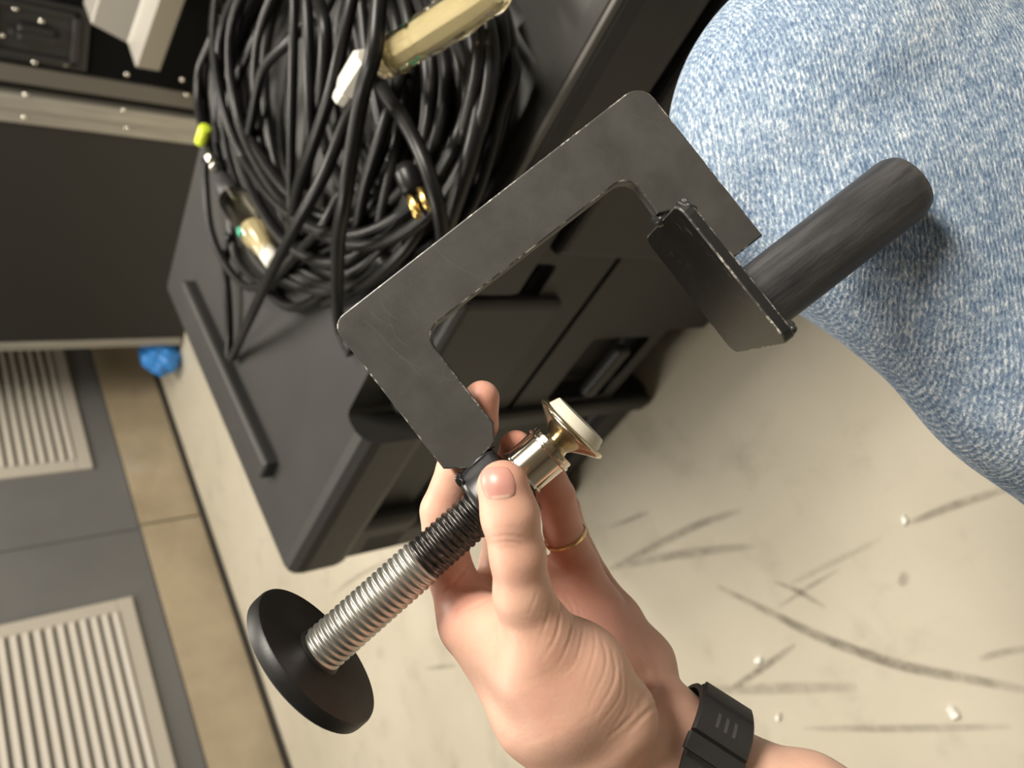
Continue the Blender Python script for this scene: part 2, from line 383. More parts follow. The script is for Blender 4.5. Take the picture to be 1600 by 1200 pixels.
for q in ((-1.253, -1.234, 0.50, 0.73), (-1.106, -1.087, 0.50, 0.73), (-1.253, -1.087, 0.50, 0.52), (-1.253, -1.087, 0.71, 0.73)):
    bm_box(0.010, 0.024, q[0] - CY0, q[1] - CY0, q[2], q[3], 0.005, 2, b)
from_bm('dish_rim', b, M['blacksteel'], lt)
b = bmesh.new(); bm_box(0.012, 0.034, -1.193 - CY0, -1.146 - CY0, 0.565, 0.66, 0.008, 2, b); bm_box(0.030, 0.042, -1.176 - CY0, -1.163 - CY0, 0.545, 0.68, 0.004, 2, b)
from_bm('wing_knob', b, M['blacksteel'], lt)
# crumpled blue plastic on the floor between case and wall
b = bmesh.new(); bmesh.ops.create_icosphere(b, subdivisions=4, radius=1.0); rs_ = np.random.RandomState(4); fr = rs_.normal(size=(14, 3)) * 3.0; ph = rs_.uniform(0, 6.28, 14)
for q in b.verts:
    d_ = np.array(q.co); k_ = 1 + 0.10 * sum(abs(math.sin(fr[i].dot(d_) + ph[i])) - 0.6 for i in range(14)) * 0.5
    q.co = Vector((d_[0] * 0.10 * k_, d_[1] * 0.07 * k_, max(0.0, 0.075 + d_[2] * 0.085 * k_)))
c_ = onz(251, 556, 0.075)
tag(from_bm('plastic_wrapper', b, M['blue'], None, False, (c_[0], c_[1], 0.0)), 'crumpled blue plastic lying on the floor beside the flight case', 'wrapper')

# silver folded channel in front of the case
def sweep_profile(name, prof, d, length, th, m, label, cat):
    P = [np.array(p) for p in prof]; n = len(P); d = np.array(d) / np.linalg.norm(d)
    off = []
    for i in range(n):
        a = P[min(i + 1, n - 1)] - P[max(i - 1, 0)]; nn = np.cross(a, d); off.append(nn / np.linalg.norm(nn) * th)
    base = P[0].copy(); v = []
    for L in (0, length):
        for i in range(n): v.append(P[i] + d * L - base)
        for i in range(n): v.append(P[i] + off[i] + d * L - base)
    f = []
    for i in range(n - 1):
        f += [(i, i + 1, 2 * n + i + 1, 2 * n + i), (n + i, 3 * n + i, 3 * n + i + 1, n + i + 1), (i, n + i, n + i + 1, i + 1), (2 * n + i, 2 * n + i + 1, 3 * n + i + 1, 3 * n + i)]
    f += [(0, 2 * n, 3 * n, n), (n - 1, 2 * n - 1, 4 * n - 1, 3 * n - 1)]
    b = bmesh.new(); bv = [b.verts.new(tuple(q)) for q in v]
    for q in f: b.faces.new([bv[i] for i in q])
    bmesh.ops.recalc_face_normals(b, faces=b.faces)
    bmesh.ops.bevel(b, geom=[e for e in b.edges], offset=0.003, segments=2, profile=0.5, affect='EDGES')
    o = from_bm(name, b, m, None, False, tuple(base)); return tag(o, label, cat)
pA = onx(144, 37, -2.46); pB = onx(186, -103, -2.46)
sweep_profile('metal_channel', [onx(133, 5, -2.52), onx(144, 37, -2.46), onx(201, 67, -2.44), onx(212, 104, -2.38), onx(247, 110, -2.46)], pB - pA, 0.7, 0.006, M['silver'],
              'silver folded metal channel jutting down in front of the flight case', 'channel')

# ------------------------------------------------------------------ black plastic trunk
BH = 0.56
BP0 = np.array([-0.556, -1.012]); EA = np.array([-0.998, -0.06]); EB = np.array([0.10, 0.995])
trunk = thing('storage_chest', 'large black moulded plastic storage chest lying under the heap of cables', 'chest', Matrix.Translation((BP0[0], BP0[1], 0)))
def tb_map(me):
    n = len(me.vertices); co = np.empty(n * 3, np.float32); me.vertices.foreach_get('co', co); co = co.reshape(-1, 3)
    q = co.copy(); q[:, :2] = co[:, :1] * EA + co[:, 1:2] * EB; me.vertices.foreach_set('co', q.ravel())
    me.flip_normals(); me.update()
def cut(o, boxes, bev=0.008):
    cs = []
    for q in boxes:
        mn = min(q[1] - q[0], q[3] - q[2], q[5] - q[4]); c = from_bm('cutter', bm_box(*q, min(bev, mn * 0.3), 2)); cs.append(c)
        md = o.modifiers.new('b', 'BOOLEAN'); md.operation = 'DIFFERENCE'; md.object = c; md.solver = 'EXACT'
    dg = bpy.context.evaluated_depsgraph_get(); dg.update()
    me = bpy.data.meshes.new_from_object(o.evaluated_get(dg)); o.modifiers.clear(); old = o.data; o.data = me; bpy.data.meshes.remove(old)
    for c in cs: bpy.data.objects.remove(c)
def tbox(name, q, bev=0.01, m=None, par=None, cuts=None, cb=0.008):
    o = from_bm(name, bm_box(*q, bev, 3), m or M['plastic'])
    if cuts: cut(o, cuts, cb)
    tb_map(o.data); o.parent = par or trunk; return o
body = tbox('body', (0.035, 0.73, 0.0, 1.29, 0.0, 0.485), 0.02, cuts=[(-0.1, 0.075, 0.345, 0.485, 0.125, 0.245), (-0.1, 0.10, 0.335, 0.50, -0.05, 0.10), (-0.1, 0.062, 0.075, 0.30, 0.06, 0.37), (-0.1, 0.07, 0.33, 0.62, 0.40, 0.6), (-0.1, 0.05, -0.1, 1.4, 0.305, 0.315)])
lid = tbox('lid', (0.0, 0.755, -0.028, 1.31, 0.455, BH), 0.026, cuts=[(-0.1, 0.055, 0.335, 0.60, 0.40, 0.62), (0.235, 0.515, -0.1, -0.018, 0.40, 0.65)], cb=0.012)
tbox('corner_block', (0.006, 0.235, -0.012, 0.10, 0.36, BH - 0.014), 0.018)
tbox('corner_block', (0.515, 0.745, -0.012, 0.10, 0.36, BH - 0.014), 0.03)
tbox('corner_post', (0.006, 0.07, -0.008, 0.07, 0.004, 0.46), 0.014)
tbox('corner_post', (0.02, 0.07, 0.30, 0.335, 0.004, 0.46), 0.01)
tbox('rib', (0.14, 0.61, 0.075, 0.118, 0.55, BH + 0.022), 0.008)
tbox('rib', (0.02, 0.045, 0.64, 1.27, 0.10, 0.43), 0.01)
M['bead'] = mat('scuffed_plastic_edge', (0.11, 0.105, 0.095), 0.5)
tbox('edge_bead', (0.006, 0.0115, 0.61, 1.29, BH - 0.0115, BH - 0.004), 0.0015, M['bead'])
tbox('latch', (0.020, 0.05, 0.36, 0.57, 0.36, 0.515), 0.012)
hd = tbox('carry_handle', (0.018, 0.04, 0.36, 0.47, 0.165, 0.19), 0.008)
tbox('side_latch', (0.46, 0.52, -0.05, 0.03, 0.38, 0.52), 0.006, M['boot'])

# ------------------------------------------------------------------ cables heaped on the chest
def cab(px, py, h): return onz(px, py, BH + h)
CR = 0.0068
def cable_path(pts): return np.array([cab(*p) for p in pts])
def cable(name, P, label, r=CR, n=6, group='black cables heaped on the chest'):
    P = np.asarray(P); base = P[0].copy(); base[2] = BH
    v, f = tube(catmull(P - base, n), r, 9)
    o = link(name, newmesh(name, v, f, True), M['cable'], None, tuple(base)); return tag(o, label, 'cable', group)
def coil(name, turns, cx, cy, rx, ry, jx, label, h0, h1, seed, r=CR):
    rs = np.random.RandomState(seed); P = []; n = turns * 10
    ks = rs.uniform(-1, 1, (turns + 2, 5))
    for i in range(n):
        a = 2 * math.pi * i / 10 + 1.0; k = i / 10; j = int(k); w = k - j; q = ks[j] * (1 - w) + ks[j + 1] * w
        X = cx + q[0] * jx + (rx + q[1] * jx * 1.3) * math.cos(a) * (1.0 - 0.16 * math.sin(a)); Y = cy + q[2] * jx * 0.6 + (ry + q[3] * jx * 0.9) * math.sin(a)
        P.append(cab(X, Y, h0 + (h1 - h0) * (0.5 + 0.5 * q[4]) + 0.006 * math.sin(a * 3 + j)))
    return cable(name, P, label, r)
coil('cable_coil', 6, 520, 185, 195, 275, 22, 'outermost black cable coil, its lower loops sagging past the clear connector', 0.008, 0.035, 3)
coil('cable_coil', 5, 545, 170, 150, 262, 34, 'inner black cable coil beneath the clear yellowish plug', 0.012, 0.05, 5)
coil('cable_coil', 4, 560, 120, 175, 255, 30, 'black cable coil arching along the right of the heap', 0.02, 0.06, 9)
coil('cable_coil', 5, 500, 150, 120, 235, 40, 'innermost dark cable coil under all the other strands', 0.006, 0.03, 21)
coil('cable_coil', 4, 640, 130, 110, 230, 30, 'dark cable coil under the right half of the heap', 0.006, 0.03, 23)
X5 = lambda L, h: [(300 + x / 2.4, y / 2.4, hh) for (x, y), hh in zip(L, h if hasattr(h, '__len__') else [h] * len(L))]
cable('cable', cable_path(X5([(720, -160), (702, 0), (682, 200), (640, 350), (602, 560), (572, 760), (550, 900), (545, 1100), (556, 1230), (600, 1330)], [.10, .11, .115, .11, .105, .10, .085, .05, .02, .01])), 'long cable strand running over the top of the heap down to the clamp corner', 0.0075)
cable('cable', cable_path(X5([(640, -150), (600, 0), (560, 180), (520, 350), (450, 560), (400, 700), (372, 830), (365, 900)], [.07, .08, .085, .085, .08, .07, .05, .03])), 'straight cable strand just left of the white connector end')
cable('cable', cable_path(X5([(640, 330), (580, 450), (500, 650), (400, 830), (300, 1020), (215, 1200), (165, 1310), (150, 1342), (138, 1325), (140, 1250), (135, 1120), (125, 1000), (140, 880)], [.06, .07, .08, .085, .075, .05, .018, .012, .012, .015, .018, .02, .02])), 'cable strand reaching lowest, bent back on itself on the lid')
cable('cable', cable_path(X5([(690, 220), (720, 340), (800, 460), (870, 600), (920, 760), (945, 910), (950, 1010)], [.05, .075, .08, .08, .07, .05, .03])), 'cable strand arching rightward above the gold pins')
cable('cable', cable_path(X5([(380, -120), (382, 0), (380, 250), (372, 600), (372, 850), (400, 960)], [.06, .07, .07, .06, .045, .02])), 'thin vertical cable strand in the left half of the heap', 0.0055)
cable('cable', cable_path(X5([(420, -120), (430, 0), (440, 250), (442, 500), (420, 640)], [.05, .06, .06, .05, .03])), 'vertical cable strand just right of the thin one')
cable('cable', cable_path(X5([(455, -100), (475, 0), (500, 110), (492, 300), (450, 520), (420, 700)], [.045, .05, .055, .05, .04, .03])), 'cable strand bowed rightward near the top centre of the heap', 0.008)
cable('cable', cable_path(X5([(110, -100), (90, 0), (80, 150), (100, 330), (150, 500), (230, 650), (300, 800)], [.03, .04, .05, .055, .05, .04, .02])), 'cable strand curving down the left side past the yellow tape')
cable('cable', cable_path(X5([(110, 60), (70, 160), (30, 260), (22, 380), (40, 480), (62, 560), (95, 630)], [.03, .035, .04, .045, .05, .05, .05])), 'cable carrying the fluorescent yellow tape at the left edge of the heap')
cable('cable', cable_path(X5([(450, 60), (370, 150), (270, 260), (230, 420), (210, 580), (250, 700)], [.03, .045, .05, .045, .035, .02])), 'cable strand bowed leftward behind the straight ones')
cable('cable', cable_path(X5([(250, 120), (190, 250), (140, 380), (120, 520)], [.03, .035, .035, .02])), 'short cable strand inside the left loops')
cable('cable', cable_path(X5([(50, 600), (50, 680), (68, 850), (120, 980), (200, 1072), (290, 1060), (390, 960), (490, 850), (560, 720)], [.02, .025, .03, .03, .03, .035, .045, .05, .04])), 'cable loop hugging the lower left edge of the heap', 0.0065)
cable('cable', cable_path(X5([(140, 800), (165, 960), (240, 1050), (330, 1050), (440, 960), (540, 860), (640, 720), (740, 500)], [.012, .014, .016, .02, .03, .035, .04, .04])), 'cable loop just inside the lower left loop')
cable('cable', cable_path(X5([(280, 1090), (360, 1150), (450, 1130), (540, 1040), (610, 900), (650, 700), (740, 420), (790, 260)], [.010, .012, .015, .02, .035, .05, .055, .04])), 'lowest cable loop resting on the lid')
cable('cable', cable_path(X5([(780, 440), (770, 540), (725, 750), (680, 950), (600, 1080), (500, 1140)], [.03, .035, .035, .03, .02, .012])), 'cable strand slanting down just left of the gold pins')
cable('cable', cable_path(X5([(1020, -60), (1060, 80), (1095, 200), (1085, 400), (1040, 600), (975, 800), (930, 960)], [.03, .04, .05, .05, .05, .04, .02])), 'thick cable strand arching along the right of the heap', 0.0078)
cable('cable', cable_path(X5([(960, 60), (1010, 190), (1040, 330), (1022, 550), (990, 700), (940, 860)], [.03, .04, .045, .04, .03, .02])), 'cable strand inside the thick right arch')
cable('cable', cable_path(X5([(1170, 80), (1195, 200), (1205, 280), (1160, 400), (1120, 560), (1050, 760), (960, 880), (850, 960)], [.012, .02, .025, .025, .022, .02, .015, .012])), 'outermost cable strand at the right of the heap')
cable('cable', cable_path(X5([(900, 430), (960, 440), (1030, 450)], [.02, .03, .02])), 'short cable piece crossing the gap right of centre', 0.0055)
cable('cable', cable_path(X5([(620, -120), (640, 60), (655, 200), (700, 420), (760, 640), (820, 800)], [.03, .03, .03, .025, .02, .012])), 'cable strand deep under the yellowish plug')
cable('cable', cable_path(X5([(700, -100), (760, 60), (790, 240), (800, 420), (820, 560)], [.03, .035, .035, .03, .02])), 'cable strand dropping from under the yellowish plug')
cable('cable', cable_path(X5([(160, -40), (150, 80), (110, 240), (95, 420), (110, 560)], [.02, .03, .03, .03, .02])), 'cable strand at the far left behind the taped one')

def axm(A, B):                                  # frame at A, local z towards B, x kept level
    z = Vector(B) - Vector(A); L = z.length; z.normalize(); x = Vector((0, 0, 1)).cross(z).normalized(); y = z.cross(x)
    m_ = Matrix.Identity(4)
    for i in range(3): m_[i][0], m_[i][1], m_[i][2], m_[i][3] = x[i], y[i], z[i], A[i]
    return m_, L
def lp(name, prof, m_, par, seg=20, sx=1, sy=1):
    v, f = lathe(prof, seg); v = [(a * sx, b * sy, c) for a, b, c in v]
    return link(name, newmesh(name, v, f, seg > 12), m_, par)
A = cab(597, 98, .095); B = cab(772, -14, .085); mt, L = axm(A, B)
pl_ = thing('clear_plug', 'long yellowish clear plug lying on top of the cable heap', 'plug', mt)
lp('housing', [(0.010, 0.0), (0.0155, 0.002), (0.0165, 0.02), (0.0165, 0.052), (0.0145, 0.055), (0.0175, 0.060), (0.0175, 0.10), (0.0155, 0.13), (0.0155, L), (0.012, L + 0.01)], M['clear'], pl_, 8, 1.0, 0.9)
lp('inner_core', [(0.005, 0.004), (0.007, 0.02), (0.009, 0.06), (0.009, 0.12), (0.006, L)], M['cream'], pl_, 8)
lp('ring_band', [(0.0168, 0.020), (0.0178, 0.021), (0.0178, 0.026), (0.0168, 0.027)], M['clear'], pl_, 12, 1.0, 0.9)
from_bm('green_wire', bm_box(-0.004, 0.006, -0.0175, -0.0125, 0.028, 0.044, 0.001, 1), M['green'], pl_)
A = cab(531, 158, .09); B = cab(574, 92, .09); mt, L = axm(A, B)
wt = thing('white_connector', 'short white connector end between the cables left of the clear plug', 'connector', mt)
lp('tip', [(0.005, 0.0), (0.009, 0.003), (0.0095, 0.016), (0.007, 0.019)], M['whiteplastic'], wt, 8)
lp('sleeve', [(0.0085, 0.018), (0.0125, 0.021), (0.0135, L - 0.004), (0.010, L)], M['whiteplastic'], wt, 8)
A = cab(428, 412, .05); B = cab(366, 312, .05); mt, L = axm(A, B)
p2 = thing('clear_connector', 'clear inline connector with bright white tip on the left of the cables', 'connector', mt)
lp('tip', [(0.007, 0.0), (0.011, 0.003), (0.0115, 0.026), (0.010, 0.03)], M['whiteplastic'], p2, 16)
lp('housing', [(0.012, 0.022), (0.0145, 0.026), (0.015, 0.052), (0.018, 0.056), (0.0215, 0.075), (0.0215, L), (0.017, L + 0.004)], M['clear'], p2, 14)
lp('inner_core', [(0.006, 0.03), (0.009, 0.05), (0.012, 0.08), (0.008, 0.09)], M['cream'], p2, 10)
lp('boot', [(0.015, L), (0.0155, L + 0.03), (0.012, L + 0.062), (0.009, L + 0.066)], M['boot'], p2, 14)
from_bm('green_wire', bm_box(-0.005, 0.005, 0.016, 0.0222, 0.07, 0.084, 0.001, 1), M['green'], p2)
A = cab(314, 222, .058); B = cab(321, 200, .058); mt, L = axm(A, B)
tp = thing('tape_wrap', 'fluorescent yellow tape wrapped around a cable at the left of the heap', 'tape', mt)
lp('wrap', [(0.0085, -0.002), (0.0092, -0.001), (0.0092, L), (0.0085, L + 0.001)], M['tape'], tp, 20)
A = cab(327, 244, .06); B = cab(337, 262, .058); mt, L = axm(A, B)
cl = thing('cable_clip', 'small shiny steel clip on the cable below the yellow tape', 'clip', mt)
lp('barrel', [(0.0065, 0), (0.0085, 0.002), (0.0085, 0.007), (0.0075, 0.008), (0.0075, L - 0.004), (0.0085, L - 0.003), (0.0085, L), (0.0065, L + 0.002)], M['steel'], cl, 18)
A = cab(644, 288, .066); B = cab(664, 336, .058); mt, L = axm(A, B)
gp = thing('pin_plug', 'black plug with gold pins sunk between the cables', 'plug', mt)
lp('plug_body', [(0.007, -0.02), (0.012, -0.012), (0.0125, 0.004), (0.011, 0.008)], M['cable'], gp, 16)
for dx, dy in ((-0.011, 0), (0.0, 0.006), (0.011, 0.002)):
    v, f = lathe([(0.0038, 0.008), (0.0038, L - 0.004), (0.002, L)], 10); link('pin', newmesh('pin', v, f, True), M['brasspin'], gp, (dx, dy, 0))

# ------------------------------------------------------------------ the clamp (u along the spine, v along the arms, w away from the eye), in metres
CU = np.array([0.789, -0.614, 0.0]); CV = np.array([0.614, 0.789, 0.0]); CW_ = np.array([0.0, 0.0, 1.0])
CORG = np.array([(520 - 800) / 4.0, (507 - 600) / 4.0, 300.0]) / 1000.0
CM = Matrix.Identity(4)
for i, ax in enumerate((CU, CV, CW_)):
    wv_ = MW @ ax
    for r_ in range(3): CM[r_][i] = wv_[r_]
for r_ in range(3): CM[r_][3] = towld(CORG)[r_]
clamp = thing('table_clamp', 'black steel C-shaped clamp with threaded screw held in the hand', 'clamp', CM)
mm = 0.001
def arc(cx, cy, r, a0, a1, n=6): return [(cx + r * math.cos(math.radians(a0 + (a1 - a0) * k / n)), cy + r * math.sin(math.radians(a0 + (a1 - a0) * k / n))) for k in range(n + 1)]
poly = arc(6, 6, 6, 180, 270) + arc(144, 8, 8, 270, 360) + [(152.5, 75.5), (129.8, 75.5), (129.8, 46), (125.6, 44)] + arc(119, 32, 7, 0, -90, 6) + arc(33, 32, 7, 270, 180, 6) + [(26, 69), (22, 75), (8, 77), (0, 71)]
b = prism([(x * mm, y * mm) for x, y in poly], -4.2 * mm, 4.2 * mm, 0.6 * mm, 2)
o = from_bm('c_frame', b, M['frame'], clamp); o.data.materials.append(M['edge'])
for p in o.data.polygons:
    if 0.2 < abs(p.normal.z) < 0.97: p.material_index = 1
# scratches cut into the paint
for pts in ([(50, 2), (50.5, 8), (53, 15), (57, 22), (58, 24.6)], [(11, 7), (12.5, 14), (12.8, 22), (14.5, 30), (15, 37)], [(15, 6), (16, 11), (18.5, 16)], [(19, 12), (17, 20), (18, 25)], [(13, 26), (15.5, 32), (17, 36)], [(21, 5), (20, 9), (21, 14)], [(141, 8), (146, 16), (147, 20)], [(24, 40), (22, 44), (25, 47)]):
    P = catmull([(x * mm, y * mm, -4.24 * mm) for x, y in pts], 6); v, f = tube(P, 0.045 * mm, 5); link('scratch', newmesh('scratch', v, f), M['scratch'], o)
# jaw pad
ch = 4
pp = [(47 + ch, -33), (108 - ch, -33), (108, -33 + ch), (108, 33 - ch), (108 - ch, 33), (47 + ch, 33), (47, 33 - ch), (47, -33 + ch)]
pp = arc(53, -26, 6, 180, 270, 4) + arc(105, -30, 4, 270, 360, 4) + arc(104, 27, 6, 0, 90, 4) + arc(53, 27, 6, 90, 180, 4)
b = prism([(x * mm, y * mm) for x, y in pp], 125.0 * mm, 129.4 * mm, 0.6 * mm, 2)
for q in b.verts: q.co = Vector((q.co.z, q.co.x, q.co.y))
jp = from_bm('jaw_pad', b, M['pad'], clamp); jp.data.materials.append(M['padface']); jp.data.materials.append(M['edge'])
for p in jp.data.polygons:
    if p.normal.x < -0.97: p.material_index = 1
    elif 0.2 < abs(p.normal.x) < 0.97: p.material_index = 2
# round spigot
def clathe(name, prof, m, u0, vv, ww=0.0, tilt=0.0, seg=48, tz=0.0, smooth=True, par=None):
    v, f = lathe([(r * mm, h_ * mm) for r, h_ in prof], seg, 'x'); me = newmesh(name, v, f, smooth)
    o = link(name, me, m, par or clamp, (u0 * mm, vv * mm, ww * mm)); o.rotation_euler = (0, tz, tilt)
    return o
def auto(o, ang=35):
    me = o.data; me.polygons.foreach_set('use_smooth', [True] * len(me.polygons))
    b = bmesh.new(); b.from_mesh(me)
    for e in b.edges:
        if len(e.link_faces) == 2 and e.calc_face_angle() > math.radians(ang): e.smooth = False
    b.to_mesh(me); b.free(); return o
auto(clathe('spigot', [(13.9, -0.5), (13.9, 76), (13.6, 78.5), (12.4, 81.5), (9.5, 83.2), (5, 83.6)], M['rod'], 129.4, 94.6), 50)
def blob(name, c, r, m, seed, par=None):
    b = bmesh.new(); bmesh.ops.create_icosphere(b, subdivisions=3, radius=1.0); rs = np.random.RandomState(seed); fr = rs.normal(size=(6, 3)) * 2.2
    for q in b.verts:
        d = np.array(q.co); k = 1 + 0.12 * sum(math.sin(fr[i].dot(d) + i) for i in range(6)); q.co = Vector((d[0] * r[0] * k, d[1] * r[1] * k, d[2] * r[2] * k)) * mm
    return from_bm(name, b, m, par or clamp, True, tuple(x * mm for x in c))
blob('weld_bead', (130.2, 106, -29), (2.2, 2.4, 3), M['pad'], 5)
blob('weld_bead', (128.5, 49, -27), (2.2, 3.5, 5), M['pad'], 2)
blob('weld_bead', (133, 79, -2), (4, 4.5, 6), M['pad'], 3)
blob('weld_bead', (125, 46.5, 0), (2.5, 2.5, 4.5), M['collar'], 4)
# collar nut welded to the arm, screw, ferrule, swivel foot, disc
TS = math.radians(-3.6)
cb = auto(clathe('collar_nut', [(10.5, 0), (14.8, 0.2), (15.6, 1.0), (15.8, 2.5), (15.8, 15.5), (15.4, 16.6), (14.6, 17.2), (10.5, 17.4)], M['collar'], 2.5, 92.5, 0, TS), 40)
blob('weld_bead', (12, 77.5, -1), (9.5, 3.2, 5.5), M['collar'], 6)
blob('weld_bead', (2.8, 79.5, -5), (1.6, 4, 6), M['collar'], 8)
def thread(name, u0, u1, r, pitch, depth, m, per=8, seg=40):
    n = int((u1 - u0) / pitch * per) + 1; v = []; f = []
    for i in range(n):
        h_ = u0 + (u1 - u0) * i / (n - 1)
        for k in range(seg):
            ph = ((h_ / pitch) - k / seg) % 1.0; tri = 1 - abs(2 * ph - 1); rr = r - depth + depth * min(1, max(0, (tri - 0.1) / 0.7))
            a = 2 * math.pi * k / seg; v.append((h_ * mm, rr * math.cos(a) * mm, rr * math.sin(a) * mm))
    for i in range(n - 1):
        for k in range(seg): f.append((i * seg + k, i * seg + (k + 1) % seg, (i + 1) * seg + (k + 1) % seg, (i + 1) * seg + k))
    f.append(tuple(range(seg))[::-1]); f.append(tuple((n - 1) * seg + k for k in range(seg)))
    o = link(name, newmesh(name, v, f, True), m, clamp, (2.5 * mm, 92.5 * mm, 0)); o.rotation_euler = (0, 0, TS); return o
thread('screw_thread', -86, -31, 9.5, 2.75, 0.95, M['zinc'])
thread('oiled_screw_thread', -31, 22, 9.0, 2.75, 0.75, M['darkthread'])
def onaxis(h_): return 2.5 + h_ * math.cos(TS), 92.5 + h_ * math.sin(TS)
u_, v_ = onaxis(-92.5)
auto(clathe('screw_disc', [(20, 0), (30.8, 0.0), (31.8, 0.8), (32.0, 2.2), (32.0, 5.6), (31.6, 6.6), (30.6, 7.0), (10, 7.0)], M['disc'], u_, v_, 0, TS, 72), 30)
auto(clathe('disc_hub', [(10.4, 0), (10.0, 0.8), (9.4, 1.4)], M['disc'], *onaxis(-85.6), 0, TS, 40), 30)
auto(clathe('ferrule', [(8.0, 0), (9.9, 0.0), (10.3, 0.3), (10.3, 0.9), (9.9, 1.2), (9.8, 1.3), (9.8, 13.0), (10.0, 13.1), (10.8, 13.5), (10.8, 14.4), (10.3, 14.8), (10.2, 14.9), (10.2, 16.4), (9.8, 16.8), (7.0, 16.8)], M['chrome'], *onaxis(20), 0, TS, 64), 28)
TS2 = math.radians(-7.5)
u_, v_ = onaxis(36.8)
sf = auto(clathe('swivel_foot', [(6.0, -2), (5.4, 1.2), (6.2, 2.4), (8.4, 4.0), (12.0, 6.2), (15.2, 8.0), (16.0, 8.7), (16.2, 9.3), (16.0, 10.0), (15.2, 10.4), (12.8, 10.4)], M['brass'], u_ + 0.3, v_ + 0.3, 0, TS2, 48, math.radians(4)), 50)
auto(clathe('foot_pad', [(13.3, 10.2), (13.2, 10.6), (12.0, 14.2), (11.6, 14.6), (6, 14.6)], M['foot'], 0, 0, 0, 0, 40, 0, True, sf), 40)

# ------------------------------------------------------------------ the person: left hand and forearm, denim leg
def rc(p, a, b, ra, rb):
    ab = b - a; t_ = np.clip(((p - a) @ ab) / ab.dot(ab), 0, 1)
    q = p - (a + t_[:, None] * ab); return np.sqrt((q * q).sum(1)) - (ra + (rb - ra) * t_)
def smin(a, b, k):
    h_ = np.clip(0.5 + 0.5 * (b - a) / k, 0, 1); return b + (a - b) * h_ - k * h_ * (1 - h_)
def chain(p, pts, k):
    d = None
    for (a, b) in zip(pts[:-1], pts[1:]):
        q = rc(p, J(*a[:3]), J(*b[:3]), a[3], b[3]); d = q if d is None else smin(d, q, k)
    return d
THUMB = [(786, 760, 270, 9.2), (797, 806, 270, 9.9), (809, 868, 272, 9.6), (817, 930, 276, 10.3), (845, 1000, 283, 13)]
INDEX = [(753, 622, 312, 7.2), (748, 664, 313, 7.7), (716, 732, 316, 8.6), (692, 798, 320, 9.2), (698, 880, 322, 9.9), (735, 972, 322, 11.6)]
MIDDLE = [(806, 697, 317, 6.6), (800, 735, 328, 7.8), (790, 800, 342, 8.8), (783, 880, 345, 9.6), (805, 985, 338, 11.5)]
RING = [(855, 740, 322, 7.4), (869, 775, 330, 8.0), (880, 830, 339, 8.6), (903, 882, 345, 9.2), (930, 945, 350, 10.8)]
LITTLE = [(885, 792, 356, 6.6), (893, 832, 365, 7.3), (925, 902, 368, 8.2), (965, 968, 358, 10.5)]
def hand_sdf(p):
    th = chain(p, THUMB, 3.0)
    palm = chain(p, [(845, 1000, 283, 13), (893, 1055, 292, 19.5), (950, 1122, 297, 19)], 8)
    for c in ([(735, 972, 322, 11.6), (815, 1070, 318, 14), (905, 1175, 312, 15)], [(805, 985, 338, 11.5), (940, 1160, 330, 14)],
              [(930, 945, 350, 10.8), (985, 1060, 342, 13), (1000, 1150, 335, 14)], [(965, 968, 358, 10.5), (1004, 1036, 351, 13.6), (1024, 1100, 339, 13)],
              [(742, 985, 312, 11.5), (850, 1105, 300, 20), (910, 1170, 304, 19)], [(772, 1000, 300, 13), (835, 1040, 288, 15), (880, 1090, 290, 18)], [(735, 965, 316, 10), (800, 985, 300, 11)], [(730, 935, 332, 11), (800, 930, 342, 11), (885, 905, 347, 11.5)], [(850, 925, 346, 12), (930, 1010, 340, 14)], [(870, 1000, 330, 12), (960, 1050, 338, 13)],
              [(1035, 1145, 325, 19), (1165, 1233, 320, 19.5), (1262, 1264, 316, 21), (1500, 1400, 310, 25)],
              [(910, 1188, 310, 16), (1000, 1272, 305, 20), (1120, 1370, 300, 22), (1380, 1560, 295, 28)], [(975, 1185, 314, 17), (1180, 1330, 310, 20), (1430, 1480, 303, 27)],
              [(905, 1175, 312, 15), (975, 1185, 314, 17), (1035, 1145, 325, 18)]):
        palm = smin(palm, chain(p, c, 6), 9)
    d = smin(palm, th, 6)
    fs = None
    for F in (INDEX, MIDDLE, RING, LITTLE):
        q = chain(p, F, 2.0); fs = q if fs is None else smin(fs, q, 1.2)
    d2 = smin(palm, fs, 5)
    return smin(np.minimum(d, d2), np.maximum(d, d2), 0.6)
